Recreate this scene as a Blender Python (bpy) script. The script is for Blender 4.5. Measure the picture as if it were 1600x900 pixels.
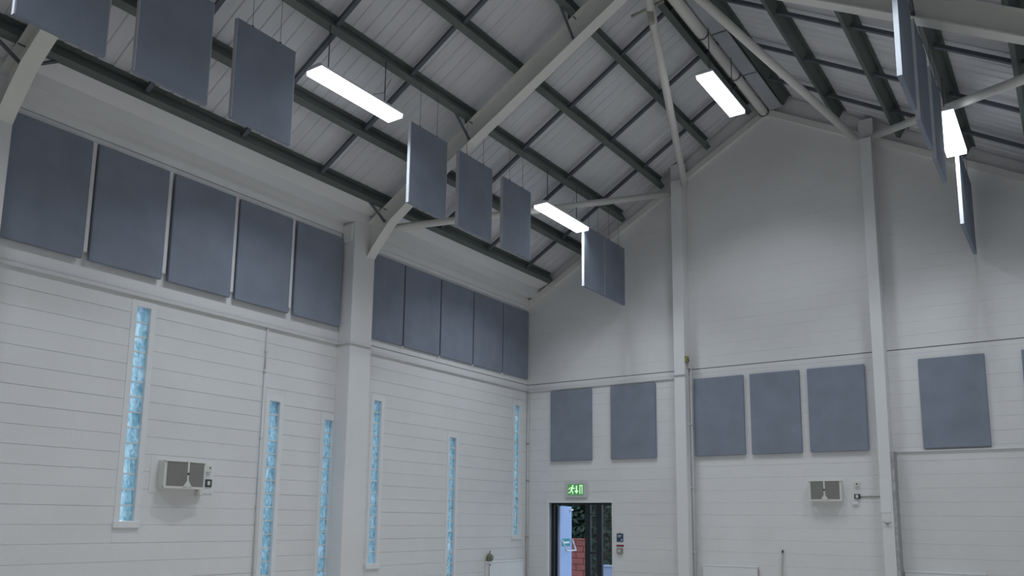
import bpy, math, random
from mathutils import Vector, Matrix

for o in list(bpy.data.objects):
    bpy.data.objects.remove(o)
S = bpy.context.scene
COL = S.collection
rnd = random.Random(7)

# ------------------------------------------------------------------ camera
W_HALL, RX = 10.96, 5.48          # hall width and ridge position (left wall is x = 0)
YE = 15.185                       # inner face of the far gable wall
cd = bpy.data.cameras.new('camera')
cam = bpy.data.objects.new('camera', cd)
COL.objects.link(cam)
cd.sensor_width = 36.0
cd.lens = 1304.85 / 1600 * 36
cd.shift_y = 150 / 1600
cd.clip_start = 0.05
cd.clip_end = 200
Rv = Vector((0.82599005, 0.56356203, 0.01175931))
Uv = Vector((0.08138692, -0.13987651, 0.98681849))
Fv = Vector((-0.55777828, 0.8141452, 0.16140318))
m = Matrix(((Rv.x, Uv.x, -Fv.x, 9.98), (Rv.y, Uv.y, -Fv.y, 0.0), (Rv.z, Uv.z, -Fv.z, 1.75), (0, 0, 0, 1)))
cam.matrix_world = m
S.camera = cam

# ------------------------------------------------------------------ world and exposure
wd = bpy.data.worlds.new('sky')
S.world = wd
wd.use_nodes = True
bg = wd.node_tree.nodes['Background']
bg.inputs[0].default_value = (0.66, 0.84, 1.0, 1)
bg.inputs[1].default_value = 1.6
S.view_settings.view_transform = 'Standard'
S.view_settings.look = 'None'
S.view_settings.gamma = 1
S.view_settings.use_curve_mapping = False
S.view_settings.exposure = 0.0
LAMP = 3.5                       # emission of a light fitting's diffuser
LAMP_COL = (0.86, 0.93, 1.0)
LAMP_W = 46.5                     # downward light of one fitting
SPREAD = 128.0                    # its reflector cut-off, full angle


# ------------------------------------------------------------------ materials
def new_mat(name):
    mt = bpy.data.materials.new(name)
    mt.use_nodes = True
    nt = mt.node_tree
    return mt, nt, nt.nodes['Principled BSDF']


def mat(name, col, rough=0.6, metal=0.0, var=0.0, vscale=3.0, bump=0.0, bscale=60.0, col2=None, stretch=(1, 1, 1), spec=0.5):
    mt, nt, p = new_mat(name)
    p.inputs['Base Color'].default_value = (*col, 1)
    p.inputs['Roughness'].default_value = rough
    p.inputs['Metallic'].default_value = metal
    p.inputs['Specular IOR Level'].default_value = spec
    if var or bump:
        tc = nt.nodes.new('ShaderNodeTexCoord')
        mp = nt.nodes.new('ShaderNodeMapping')
        mp.inputs['Scale'].default_value = stretch
        geo = nt.nodes.new('ShaderNodeNewGeometry')
        nt.links.new(geo.outputs['Position'], mp.inputs['Vector'])
    if var:
        nz = nt.nodes.new('ShaderNodeTexNoise')
        nz.inputs['Scale'].default_value = vscale
        nz.inputs['Detail'].default_value = 5
        nt.links.new(mp.outputs[0], nz.inputs['Vector'])
        rp = nt.nodes.new('ShaderNodeValToRGB')
        c2 = col2 or tuple(c * (1 - var) for c in col)
        rp.color_ramp.elements[0].position = 0.3
        rp.color_ramp.elements[1].position = 0.7
        rp.color_ramp.elements[0].color = (*c2, 1)
        rp.color_ramp.elements[1].color = (*col, 1)
        nt.links.new(nz.outputs['Fac'], rp.inputs['Fac'])
        nt.links.new(rp.outputs['Color'], p.inputs['Base Color'])
    if bump:
        nb = nt.nodes.new('ShaderNodeTexNoise')
        nb.inputs['Scale'].default_value = bscale
        nb.inputs['Detail'].default_value = 4
        nt.links.new(mp.outputs[0], nb.inputs['Vector'])
        bp = nt.nodes.new('ShaderNodeBump')
        bp.inputs['Strength'].default_value = bump
        bp.inputs['Distance'].default_value = 0.01
        nt.links.new(nb.outputs['Fac'], bp.inputs['Height'])
        nt.links.new(bp.outputs['Normal'], p.inputs['Normal'])
    return mt


def emis(name, col, strength):
    mt, nt, p = new_mat(name)
    p.inputs['Base Color'].default_value = (*col, 1)
    p.inputs['Emission Color'].default_value = (*col, 1)
    p.inputs['Emission Strength'].default_value = strength
    return mt


M = {}
M['block'] = mat('painted_block', (0.78, 0.78, 0.785), 0.55, var=0.06, vscale=1.2, bump=0.25, bscale=45)
M['mortar'] = mat('painted_joint', (0.70, 0.70, 0.70), 0.8, var=0.2, vscale=3)
M['plaster'] = mat('painted_plaster', (0.78, 0.78, 0.785), 0.6, var=0.05, vscale=1.0, bump=0.1, bscale=30)
M['white_trim'] = mat('white_gloss_trim', (0.80, 0.81, 0.82), 0.4, var=0.04, vscale=4)
M['conduit'] = mat('painted_conduit', (0.68, 0.68, 0.69), 0.5, var=0.05, vscale=5)
M['seal'] = mat('dark_sealant', (0.12, 0.12, 0.12), 0.8, var=0.3, vscale=8)
M['shaded_rough_strip'] = mat('rough_shade_strip', (0.50, 0.50, 0.51), 0.9, var=0.35, vscale=18, bump=0.6, bscale=60)  # rough texture, its grey darkened with the shadow on the column side
M['fabric'] = mat('grey_fabric', (0.268, 0.302, 0.372), 0.95, var=0.14, vscale=2.5, bump=0.35, bscale=220, spec=0.15)
M['lit_fabric_edge'] = mat('lamplit_fabric_edge', (0.50, 0.52, 0.56), 0.9, var=0.08, vscale=6, bump=0.3, bscale=200, spec=0.15)  # lighter tone of the fabric, with lamp light painted into the baffle ends
M['steel_white'] = mat('cream_painted_steel', (0.79, 0.785, 0.745), 0.5, var=0.08, vscale=1.5)
M['purlin'] = mat('galvanised_purlin', (0.15, 0.175, 0.16), 0.55, metal=0.25, var=0.3, vscale=4, stretch=(1, 0.3, 1))
M['bar'] = mat('dark_bar', (0.13, 0.14, 0.165), 0.55, metal=0.3, var=0.2, vscale=5)
M['sheet'] = mat('roof_sheet', (0.70, 0.70, 0.735), 0.5, var=0.10, vscale=1.6, stretch=(0.4, 3, 0.4), bump=0.08, bscale=20)
M['lamp_body'] = mat('lamp_housing', (0.75, 0.77, 0.8), 0.4, var=0.03, vscale=4)
M['lamp'] = emis('lamp_diffuser', LAMP_COL, LAMP)
M['wire'] = mat('steel_wire', (0.10, 0.10, 0.11), 0.4, metal=0.6, var=0.1, vscale=20)
M['floor'] = mat('sports_floor', (0.66, 0.62, 0.56), 0.45, var=0.15, vscale=2)
M['dark_wall'] = mat('plain_wall', (0.72, 0.72, 0.72), 0.7, var=0.05, vscale=1)
M['black'] = mat('black_aluminium', (0.012, 0.016, 0.022), 0.35, var=0.3, vscale=6)
M['door_blue'] = mat('pale_blue_door', (0.42, 0.54, 0.80), 0.5, var=0.05, vscale=2)
M['chrome'] = mat('white_metal_bar', (0.85, 0.86, 0.88), 0.25, var=0.02, vscale=8)
M['teal'] = mat('teal_label', (0.03, 0.30, 0.33), 0.5, var=0.1, vscale=9)
M['white_print'] = mat('white_print', (0.85, 0.87, 0.87), 0.5, var=0.02, vscale=9)
M['green_sign'] = emis('green_sign', (0.06, 0.19, 0.08), 0.8)
M['green_print'] = emis('lit_pictogram', (0.50, 0.82, 0.46), 0.9)
M['sign_body'] = mat('sign_body', (0.60, 0.62, 0.60), 0.5, var=0.03, vscale=5)
M['blue_sign'] = mat('dark_blue_sign', (0.03, 0.06, 0.13), 0.5, var=0.15, vscale=20)
M['red_sign'] = mat('red_sign', (0.30, 0.05, 0.05), 0.5, var=0.15, vscale=20)
M['switch'] = mat('grey_switch', (0.30, 0.28, 0.26), 0.5, var=0.1, vscale=20)
M['charcoal'] = mat('charcoal_plate', (0.06, 0.07, 0.08), 0.5, var=0.2, vscale=30)
M['speaker_body'] = mat('cream_cabinet', (0.72, 0.72, 0.68), 0.5, var=0.04, vscale=5)
M['grille'] = mat('grey_grille', (0.27, 0.27, 0.25), 0.7, var=0.15, vscale=90, bump=0.8, bscale=180)
M['cover'] = mat('grey_cover_board', (0.42, 0.43, 0.47), 0.6, var=0.1, vscale=3)
M['bracket'] = mat('beige_bracket', (0.42, 0.40, 0.35), 0.5, var=0.15, vscale=6)
M['olive'] = mat('olive_jug', (0.19, 0.20, 0.13), 0.5, var=0.15, vscale=15)
M['yellow'] = mat('yellow_green_device', (0.30, 0.31, 0.08), 0.5, var=0.3, vscale=30)
M['brick'] = mat('red_brick', (0.36, 0.105, 0.075), 0.8, var=0.3, vscale=5, bump=0.3, bscale=50)
M['brick_mortar'] = mat('brick_mortar', (0.27, 0.11, 0.085), 0.9, var=0.2, vscale=9)
M['leaf'] = mat('dark_leaves', (0.045, 0.085, 0.04), 0.5, var=0.7, vscale=6, col2=(0.012, 0.026, 0.016))
M['bark'] = mat('bark', (0.035, 0.03, 0.028), 0.9, var=0.3, vscale=8)
M['paving'] = mat('pale_paving', (0.45, 0.47, 0.62), 0.8, var=0.12, vscale=2)


def glass_block_mat():
    mt, nt, p = new_mat('glass_block')
    geo = nt.nodes.new('ShaderNodeNewGeometry')
    mp = nt.nodes.new('ShaderNodeMapping')
    mp.inputs['Scale'].default_value = (1, 1.0, 0.5)
    nt.links.new(geo.outputs['Position'], mp.inputs['Vector'])
    nz = nt.nodes.new('ShaderNodeTexNoise')
    nz.inputs['Scale'].default_value = 15
    nz.inputs['Detail'].default_value = 2
    nz.inputs['Distortion'].default_value = 1.6
    nt.links.new(mp.outputs[0], nz.inputs['Vector'])
    rp = nt.nodes.new('ShaderNodeValToRGB')
    e = rp.color_ramp.elements
    e[0].position = 0.38
    e[0].color = (0.36, 0.54, 0.58, 1)
    e[1].position = 0.66
    e[1].color = (0.95, 1.0, 1.0, 1)
    mid = rp.color_ramp.elements.new(0.52)
    mid.color = (0.62, 0.79, 0.84, 1)
    nt.links.new(nz.outputs['Fac'], rp.inputs['Fac'])
    bp = nt.nodes.new('ShaderNodeBump')
    bp.inputs['Strength'].default_value = 0.5
    bp.inputs['Distance'].default_value = 0.02
    nt.links.new(nz.outputs['Fac'], bp.inputs['Height'])
    # patterned glass: part scatters daylight, part refracts it
    tr = nt.nodes.new('ShaderNodeBsdfTranslucent')
    nt.links.new(rp.outputs['Color'], tr.inputs['Color'])
    p.inputs['Transmission Weight'].default_value = 1.0
    p.inputs['Roughness'].default_value = 0.18
    p.inputs['IOR'].default_value = 1.15
    nt.links.new(rp.outputs['Color'], p.inputs['Base Color'])
    nt.links.new(bp.outputs['Normal'], p.inputs['Normal'])
    mx = nt.nodes.new('ShaderNodeMixShader')
    mx.inputs[0].default_value = 0.5
    nt.links.new(p.outputs[0], mx.inputs[1])
    nt.links.new(tr.outputs[0], mx.inputs[2])
    nt.links.new(mx.outputs[0], nt.nodes['Material Output'].inputs['Surface'])
    return mt


def clear_glass_mat():
    mt, nt, p = new_mat('door_glass')
    p.inputs['Base Color'].default_value = (0.80, 0.88, 0.88, 1)
    p.inputs['Transmission Weight'].default_value = 1.0
    p.inputs['Roughness'].default_value = 0.0
    p.inputs['IOR'].default_value = 1.45
    return mt


M['glass'] = glass_block_mat()
M['pane'] = clear_glass_mat()

# ------------------------------------------------------------------ building helpers
WP = {}          # world position of each object's origin (parents are only translated)
MESH = {}


def link(o, pos, parent):
    COL.objects.link(o)
    WP[o.name] = Vector(pos)
    if parent is not None:
        o.parent = parent
        o.location = Vector(pos) - WP[parent.name]
    else:
        o.location = pos
    return o


def tag(o, label=None, cat=None, group=None, kind=None):
    if label:
        o['label'] = label
    if cat:
        o['category'] = cat
    if group:
        o['group'] = group
    if kind:
        o['kind'] = kind
    return o


def root(name, pos, label=None, cat=None, group=None, kind=None):
    o = bpy.data.objects.new(name, None)
    o.empty_display_size = 0.1
    link(o, pos, None)
    return tag(o, label, cat, group, kind)


def raw(name, verts, faces, mt, smooth=False):
    me = bpy.data.meshes.new(name)
    me.from_pydata([tuple(v) for v in verts], [], faces)
    me.materials.append(M[mt])
    if smooth:
        for p in me.polygons:
            p.use_smooth = True
    me.update()
    return me


def mesh(name, verts, faces, mt, parent=None, smooth=False):
    """verts in world coordinates; the origin goes to the middle of the base"""
    vs = [Vector(v) for v in verts]
    lo = Vector([min(v[i] for v in vs) for i in range(3)])
    hi = Vector([max(v[i] for v in vs) for i in range(3)])
    c = Vector(((lo.x + hi.x) / 2, (lo.y + hi.y) / 2, lo.z))
    o = bpy.data.objects.new(name, raw(name, [v - c for v in vs], faces, mt, smooth))
    return link(o, c, parent)


BF = [(0, 3, 2, 1), (4, 5, 6, 7), (0, 1, 5, 4), (1, 2, 6, 5), (2, 3, 7, 6), (3, 0, 4, 7)]


def box_geo(x0, x1, y0, y1, z0, z1):
    return [(x0, y0, z0), (x1, y0, z0), (x1, y1, z0), (x0, y1, z0),
            (x0, y0, z1), (x1, y0, z1), (x1, y1, z1), (x0, y1, z1)], list(BF)


def bevel_geo(sx, sy, sz, b):
    """box about the origin base with chamfered edges (24 vertices)"""
    hx, hy = sx / 2, sy / 2
    b = min(b, hx * 0.9, hy * 0.9, sz * 0.45)
    import bmesh
    bm = bmesh.new()
    vs, fs = box_geo(-hx, hx, -hy, hy, 0, sz)
    bv = [bm.verts.new(v) for v in vs]
    for f in fs:
        bm.faces.new([bv[i] for i in f])
    bmesh.ops.bevel(bm, geom=bm.edges[:], offset=b, segments=1, affect='EDGES')
    return bm


def box(name, b, mt, parent=None, bev=0.0):
    x0, x1, y0, y1, z0, z1 = b
    sx, sy, sz = x1 - x0, y1 - y0, z1 - z0
    key = (round(sx, 4), round(sy, 4), round(sz, 4), round(bev, 4), mt)
    if key not in MESH:
        if bev > 0:
            bm = bevel_geo(sx, sy, sz, bev)
            me = bpy.data.meshes.new(name)
            bm.to_mesh(me)
            bm.free()
            me.materials.append(M[mt])
        else:
            vs, fs = box_geo(-sx / 2, sx / 2, -sy / 2, sy / 2, 0, sz)
            me = raw(name, vs, fs, mt)
        MESH[key] = me
    o = bpy.data.objects.new(name, MESH[key])
    return link(o, ((x0 + x1) / 2, (y0 + y1) / 2, z0), parent)


def boxes(name, bl, mt, parent=None):
    vs, fs = [], []
    for b in bl:
        v, f = box_geo(*b)
        n = len(vs)
        vs += v
        fs += [tuple(i + n for i in q) for q in f]
    return mesh(name, vs, fs, mt, parent)


def tube_geo(pts, r, n=12, radii=None):
    pts = [Vector(p) for p in pts]
    vs, fs = [], []
    up = Vector((0, 0, 1))
    for i, p in enumerate(pts):
        d = (pts[min(i + 1, len(pts) - 1)] - pts[max(i - 1, 0)]).normalized()
        a = d.cross(up)
        if a.length < 1e-3:
            a = d.cross(Vector((1, 0, 0)))
        a.normalize()
        c = a.cross(d)
        rr = radii[i] if radii else r
        for k in range(n):
            t = 2 * math.pi * k / n
            vs.append(p + a * (math.cos(t) * rr) + c * (math.sin(t) * rr))
    for i in range(len(pts) - 1):
        for k in range(n):
            fs.append((i * n + k, i * n + (k + 1) % n, (i + 1) * n + (k + 1) % n, (i + 1) * n + k))
    fs.append(tuple(range(n - 1, -1, -1)))
    fs.append(tuple((len(pts) - 1) * n + k for k in range(n)))
    return vs, fs


def tube(name, pts, r, mt, parent=None, n=12, radii=None):
    vs, fs = tube_geo(pts, r, n, radii)
    return mesh(name, vs, fs, mt, parent, smooth=n > 6)


def prism_y(name, pts, y0, y1, mt, parent=None):
    """closed polygon of (x, z) extruded along y"""
    n = len(pts)
    vs = [(x, y0, z) for x, z in pts] + [(x, y1, z) for x, z in pts]
    fs = [tuple(range(n)), tuple(range(2 * n - 1, n - 1, -1))]
    for i in range(n):
        j = (i + 1) % n
        fs.append((j, i, n + i, n + j))
    return mesh(name, vs, fs, mt, parent)


def prism_z(name, pts, z0, z1, mt, parent=None):
    n = len(pts)
    vs = [(x, y, z0) for x, y in pts] + [(x, y, z1) for x, y in pts]
    fs = [tuple(range(n)), tuple(range(2 * n - 1, n - 1, -1))]
    for i in range(n):
        j = (i + 1) % n
        fs.append((j, i, n + i, n + j))
    return mesh(name, vs, fs, mt, parent)


def copy_tree(o, delta, parent=None):
    c = o.copy()
    COL.objects.link(c)
    WP[c.name] = WP[o.name] + (Vector(delta) if parent is None else Vector(delta))
    if parent is None:
        c.location = WP[c.name]
    else:
        c.parent = parent
        c.location = o.location
    for ch in list(o.children):
        copy_tree(ch, delta, c)
    return c


# ------------------------------------------------------------------ shell: floor, walls, roof
YB = -6.0                          # near end of the hall, behind the camera
K = 0.6                            # roof pitch
PB = 6.53                          # underside of purlins: z = PB + K * x
CO, SI = 1 / math.sqrt(1 + K * K), K / math.sqrt(1 + K * K)


def sheet_z(x):
    return PB + 0.235 + K * (x if x <= RX else W_HALL - x)


fl = box('floor', (-0.3, W_HALL + 0.3, YB - 0.3, YE + 0.3, -0.2, 0.0), 'floor')
tag(fl, kind='structure')

# windows on the left wall: (y0, y1, top)
WINS = [(5.945, 6.14, 4.445), (8.165, 8.36, 3.48), (9.27, 9.455, 3.31), (10.385, 10.575, 3.767), (12.485, 12.685, 3.313), (14.69, 14.885, 4.205)]
NB, PITCH = 14, 0.197
SUR = 0.075
pill = [(3.62, 4.09), (9.47, 9.955)]


def cut(lo, hi, holes):
    res, a = [], lo
    for h0, h1 in sorted(holes):
        if h1 <= a or h0 >= hi:
            continue
        if h0 > a:
            res.append((a, h0))
        a = max(a, h1)
    if a < hi:
        res.append((a, hi))
    return res


# left wall backing with the window openings
bl = []
ys = [YB] + [v for w in WINS for v in (w[0] - 0.03, w[1] + 0.03)] + [YE + 0.3]
for i in range(len(ys) - 1):
    y0, y1 = ys[i], ys[i + 1]
    if i % 2 == 0:
        bl.append((-0.25, -0.009, y0, y1, 0, 6.95))
    else:
        top = WINS[i // 2][2]
        bot = top - NB * PITCH
        bl.append((-0.25, -0.009, y0, y1, 0, bot - 0.03))
        bl.append((-0.25, -0.009, y0, y1, top + 0.03, 6.95))
wl = tag(boxes('wall_left', bl, 'mortar'), kind='structure')
C0 = 2.992
LEDGE = 4.567
zs = [C0 + 0.225 * k for k in range(-13, 8)]
zs = [0.0] + [z for z in zs if z > 0.02]
for a, b in zip(zs, zs[1:]):
    holes = list(pill)
    for w0, w1, top in WINS:
        bot = top - NB * PITCH - 0.08
        s = SUR
        if a < top + 0.09 and b > bot:
            holes.append((w0 - s, w1 + s))
            h0 = (w0 - s, min(w1 + s, YE, 9.468 if w0 < 9.4 else 99))
            if b > top + 0.09:
                box('block_course', (-0.0095, 0.0, h0[0], h0[1], top + 0.09, b - 0.0035), 'block', wl)
            if a < bot:
                box('block_course', (-0.0095, 0.0, h0[0], h0[1], a + 0.0035, bot), 'block', wl)
    for y0, y1 in cut(YB, YE, holes):
        box('block_course', (-0.0095, rnd.uniform(-0.001, 0.0012), y0 + 0.0005, y1 - 0.0005, a + rnd.uniform(0.001, 0.0028), b - rnd.uniform(0.001, 0.0028)), 'block', wl, 0.0016)
# smooth upper wall behind the panels
for y0, y1 in cut(YB, YE, pill):
    box('upper_wall_face', (-0.009, 0.0, y0, y1, LEDGE + 0.002, 6.95), 'plaster', wl)

# far gable wall with the door opening
DX0, DX1, DZ = 0.565, 2.055, 2.13
wf_v = boxes('wall_far', [(-0.25, DX0, YE + 0.009, YE + 0.3, 0, 4.7), (DX1, W_HALL + 0.25, YE + 0.009, YE + 0.3, 0, 4.7),
                          (DX0, DX1, YE + 0.009, YE + 0.3, DZ, 4.7)], 'mortar')
wf = tag(wf_v, kind='structure')
prism_y('gable_backing', [(-0.25, 4.7), (W_HALL + 0.25, 4.7), (W_HALL + 0.25, 6.75), (RX, 10.05), (-0.25, 6.75)], YE + 0.009, YE + 0.3, 'mortar', wf)
c1 = (3.57, 3.79)
c2 = (7.165, 7.35)
zs = [2.804 + 0.225 * k for k in range(-13, 9)]
zs = [0.0] + [z for z in zs if 0.02 < z < 4.66] + [4.69]
for a, b in zip(zs, zs[1:]):
    holes = [c1, c2]
    if a < DZ + 0.06:
        holes.append((DX0 - 0.06, DX1 + 0.03))
        if b > DZ + 0.06:
            box('block_course', (DX0 - 0.06, DX1 + 0.03, YE, YE + 0.0095, DZ + 0.06, b - 0.003), 'block', wf)
    for x0, x1 in cut(0.001, W_HALL - 0.001, holes):
        box('block_course', (x0, x1, YE - rnd.uniform(-0.001, 0.0012), YE + 0.0095, a + 0.0009, b - 0.0009), 'block', wf, 0.0012)


def gx(z):
    return max(0.001, (z - (PB + 0.2)) / K)


zz = 4.70
zl = []
while zz < 9.85:
    zl.append(zz)
    zz += 0.225
for a, b in zip(zl, zl[1:] + [9.95]):
    for seg in cut(0.001, W_HALL - 0.001, [c1, c2]):
        pts = []
        xa0, xa1 = max(seg[0], gx(a)), min(seg[1], W_HALL - gx(a))
        xb0, xb1 = max(seg[0], gx(b)), min(seg[1], W_HALL - gx(b))
        if xa1 - xa0 < 0.05:
            continue
        if xb1 < xb0:
            xb0 = xb1 = min(max((xb0 + xb1) / 2, xa0), xa1)
            pts = [(xa0, a + 0.0008), (xa1, a + 0.0008), (xb0, b - 0.0008)]
        else:
            pts = [(xa0, a + 0.0008), (xa1, a + 0.0008), (xb1, b - 0.0008), (xb0, b - 0.0008)]
        prism_y('block_course', pts, YE, YE + 0.0095, 'block', wf)
# dark movement joint along the wall
for x0, x1 in cut(0.0, W_HALL, [c1, c2]):
    box('movement_joint', (x0, x1, YE - 0.001, YE + 0.008, 4.688, 4.702), 'seal', wf)
box('movement_joint', (-0.006, 0.002, pill[1][1], YE, 4.692, 4.703), 'seal', wl)

wr = tag(boxes('wall_right', [(W_HALL, W_HALL + 0.25, YB, YE, 0, 6.95)], 'dark_wall'), kind='structure')
wn = tag(prism_y('wall_near', [(-0.25, 0), (W_HALL + 0.25, 0), (W_HALL + 0.25, 6.75), (RX, 10.05), (-0.25, 6.75)], YB - 0.3, YB, 'dark_wall'), kind='structure')

# ceiling: unseen slab added to keep light out, ribbed sheets, purlins and sag bars
ce = root('ceiling', (RX, 5, 6.7), kind='structure')
TH = 0.12
for s in (0, 1):
    f = (lambda x: x) if s == 0 else (lambda x: W_HALL - x)
    pts = [(f(-0.3), sheet_z(0) - K * 0.3 + 0.05), (f(RX), sheet_z(RX) + 0.05), (f(RX), sheet_z(RX) + 0.05 + TH), (f(-0.3), sheet_z(0) - K * 0.3 + 0.05 + TH)]
    prism_y('light_seal_slab', pts, YB - 0.3, YE + 0.3, 'dark_wall', ce)


def sheet_mesh(side):
    prof = []
    n = 5
    for i in range(n):
        b = i * 0.2
        prof += [(b, 0), (b + 0.135, 0), (b + 0.150, 0.018), (b + 0.185, 0.018)]
    prof.append((1.0, 0))
    vs = []
    for (xa, za) in ((-0.05, -0.05 * K), (RX, K * RX)):
        for (y, h) in prof:
            x = xa if side == 0 else W_HALL - xa
            vs.append((x, y, za + h))
    k = len(prof)
    fs = [(i, i + 1, k + i + 1, k + i) for i in range(k - 1)]
    return raw('roof_sheet', vs, fs, 'sheet')


for s in (0, 1):
    me = sheet_mesh(s)
    y = YB
    while y < YE:
        o = bpy.data.objects.new('roof_sheet', me)
        link(o, (0, y, sheet_z(0) + rnd.uniform(0, 0.004)), ce)
        y += 1.0


def slope_pt(s, X0, a, n):
    """point at a along the slope and n above the purlin underside, from purlin foot X0"""
    x = X0 + a * CO - n * SI
    z = PB + K * X0 + a * SI + n * CO
    return (x if s == 0 else W_HALL - x, z)


PURL = [[0.60, 1.43, 2.38, 3.27, 4.27, 5.12], [0.60, 1.25, 2.19, 3.17, 4.18, 5.14]]
profs = [[(0, 0), (0.10, 0), (0.10, 0.188), (0.16, 0.188), (0.16, 0.198), (0.09, 0.198), (0.09, 0.01), (0.01, 0.01), (0.01, 0.025), (0, 0.025)],
         [(0, 0), (0.07, 0), (0.07, 0.02), (0.06, 0.02), (0.06, 0.009), (0.009, 0.009), (0.009, 0.198), (-0.06, 0.198), (-0.06, 0.188), (0, 0.188)]]
for s in (0, 1):
    for X0 in PURL[s]:
        prism_y('purlin', [slope_pt(s, X0, a, n) for a, n in profs[s]], YB + 0.02, YE - 0.07, 'purlin', ce)
SAG = [5.46, 6.93, 8.39, 11.3, 12.78, 14.15]
for s in (0, 1):
    P = PURL[s] + [5.46]
    for yb in SAG:
        if yb < 10 and s == 1:
            continue
        for i in range(len(P) - 1):
            x0, x1 = P[i], P[i + 1]
            jy = yb + (0.03 if i % 2 else -0.03)
            pa, pb_ = slope_pt(s, x0, 0.012, 0.06), slope_pt(s, x1, 0.0, 0.06)
            qa, qb = slope_pt(s, x0, 0.012, 0.11), slope_pt(s, x1, 0.0, 0.11)
            prism_y('sag_bar', [pa, pb_, qb, qa], jy - 0.03, jy + 0.03, 'bar', ce)

# ------------------------------------------------------------------ eaves bulkhead and fascia on the left wall
t = root('trim_1', (0.15, 9.6, 6.39), kind='structure')
for y0, y1 in ((YB, pill[0][0]), (pill[0][1], pill[1][0]), (pill[1][1], YE)):
    box('head_strip', (0.0, 0.022, y0 + .001, y1 - .001, 6.385, 6.458), 'white_trim', t)
    box('fascia_board', (0.0, 0.05, y0 + .001, y1 - .001, 6.462, 6.64), 'plaster', t)
prism_y('bulkhead', [(0.0, 6.64), (0.3, 6.64), (0.31, 6.82), (0.60, 6.905), (0.60, 6.97), (0.0, 6.74)], YB, YE, 'plaster', t)

# trunking along the walls
t2 = root('trim_2', (0.03, 9.6, 4.55), kind='structure')
box('trunking', (0.0, 0.045, pill[0][1], pill[1][0], 4.56, 4.612), 'conduit', t2, 0.006)
box('trunking_lid_gap', (0.0, 0.018, pill[0][1], pill[1][0], 4.612, 4.619), 'seal', t2)
box('trunking', (0.0, 0.30, pill[1][0] - 0.03, pill[1][0], 4.56, 4.60), 'conduit', t2, 0.006)
box('trunking', (0.30, 0.33, pill[1][0] - 0.03, pill[1][1], 4.56, 4.60), 'conduit', t2, 0.006)
box('trunking', (0.0, 0.04, pill[1][1], YE, 4.55, 4.59), 'conduit', t2, 0.006)
box('trunking', (0.04, c1[0], YE - 0.035, YE, 4.53, 4.575), 'conduit', t2, 0.006)
box('trunking', (c1[0] - 0.02, c1[1] + 0.02, YE - 0.31, YE - 0.28, 4.55, 4.585), 'conduit', t2, 0.006)

# horizontal bead and rough strip painted with shade, right of the second gable column
t3 = root('trim_3', (8.6, YE, 0.0), kind='structure')
box('bead', (c2[1] + 0.06, W_HALL, YE - 0.03, YE, 2.955, 2.978), 'white_trim', t3)
box('shaded_rough_strip', (c2[1] + 0.002, c2[1] + 0.05, YE - 0.27, YE, 0.0, 2.955), 'shaded_rough_strip', t3)

# ------------------------------------------------------------------ glass block windows
wtxt = ['tall', 'second', 'third', 'fourth', 'fifth', 'sixth']
for i, (y0, y1, top) in enumerate(WINS):
    bot = top - NB * PITCH
    w = root('window_%d' % (i + 1), (-0.05, (y0 + y1) / 2, bot), kind='structure')
    o0, o1 = y0 - SUR, y1 + SUR
    if i == 2:
        o1 = min(o1, pill[1][0] - 0.002)
    if i == 5:
        o1 = min(o1, YE - 0.05)
    box('surround_jamb', (-0.25, 0.004, o0, y0, bot - 0.08, top + 0.09), 'white_trim', w)
    box('surround_jamb', (-0.25, 0.004, y1, o1, bot - 0.08, top + 0.09), 'white_trim', w)
    box('surround_head', (-0.25, 0.004, y0, y1, top, top + 0.09), 'white_trim', w)
    box('sill', (-0.25, 0.03, o0 - 0.01, o1, bot - 0.085, bot), 'white_trim', w, 0.006)
    for k in range(NB):
        z = bot + k * PITCH
        box('glass_block', (-0.085, -0.04, y0 + 0.003, y1 - 0.003, z + 0.007, z + PITCH - 0.007), 'glass', w, 0.008)
        if k:
            box('joint', (-0.09, -0.034, y0, y1, z - 0.008, z + 0.008), 'white_trim', w)

# ------------------------------------------------------------------ pillars
for (y0, y1), lab in zip(pill, ('white boxed pillar at the left edge carrying the near roof frame',
                                'white boxed pillar between the two bays of high wall panels')):
    p = root('pillar', (0.15, (y0 + y1) / 2, 0), lab, 'pillar', 'boxed pillars on the left wall')
    box('shaft', (-0.008, 0.3, y0, y1, 0, 6.64), 'plaster', p, 0.006)
    box('capital_block', (0.05, 0.26, y0 - 0.035, y0 + 0.001, 6.30, 6.60), 'plaster', p, 0.01)
for (x0, x1), lab, hx in ((c1, 'white gable wall column left of the three grey wall panels', 8.52), (c2, 'white gable wall column right of the three grey wall panels', 8.50)):
    p = root('gable_column', ((x0 + x1) / 2, YE - 0.14, 0), lab, 'column', 'columns on the gable wall')
    box('shaft', (x0, x1, YE - 0.28, YE + 0.005, 0, hx), 'plaster', p, 0.006)
    box('head_plate', (x0 - 0.03, x1 + 0.03, YE - 0.2, YE - 0.02, hx, hx + 0.38), 'plaster', p, 0.006)
    if x0 < 5:
        tube('conduit', [(x1 + 0.03, YE - 0.07, 0), (x1 + 0.03, YE - 0.07, 4.72)], 0.022, 'conduit', p)
        for z in (1.2, 2.4, 3.6):
            box('saddle', (x1, x1 + 0.06, YE - 0.10, YE - 0.035, z, z + 0.03), 'conduit', p)
    else:
        box('repair_patch', (x0 - 0.003, x1 - 0.03, YE - 0.285, YE - 0.279, 1.95, 2.50), 'white_trim', p)

# ------------------------------------------------------------------ portal frames
HB = [(0.295, 6.09), (0.40, 6.225), (0.53, 6.375), (0.78, 6.64), (1.15, 6.885)]


def rb(x):
    return 6.224 + 0.575 * x


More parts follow.
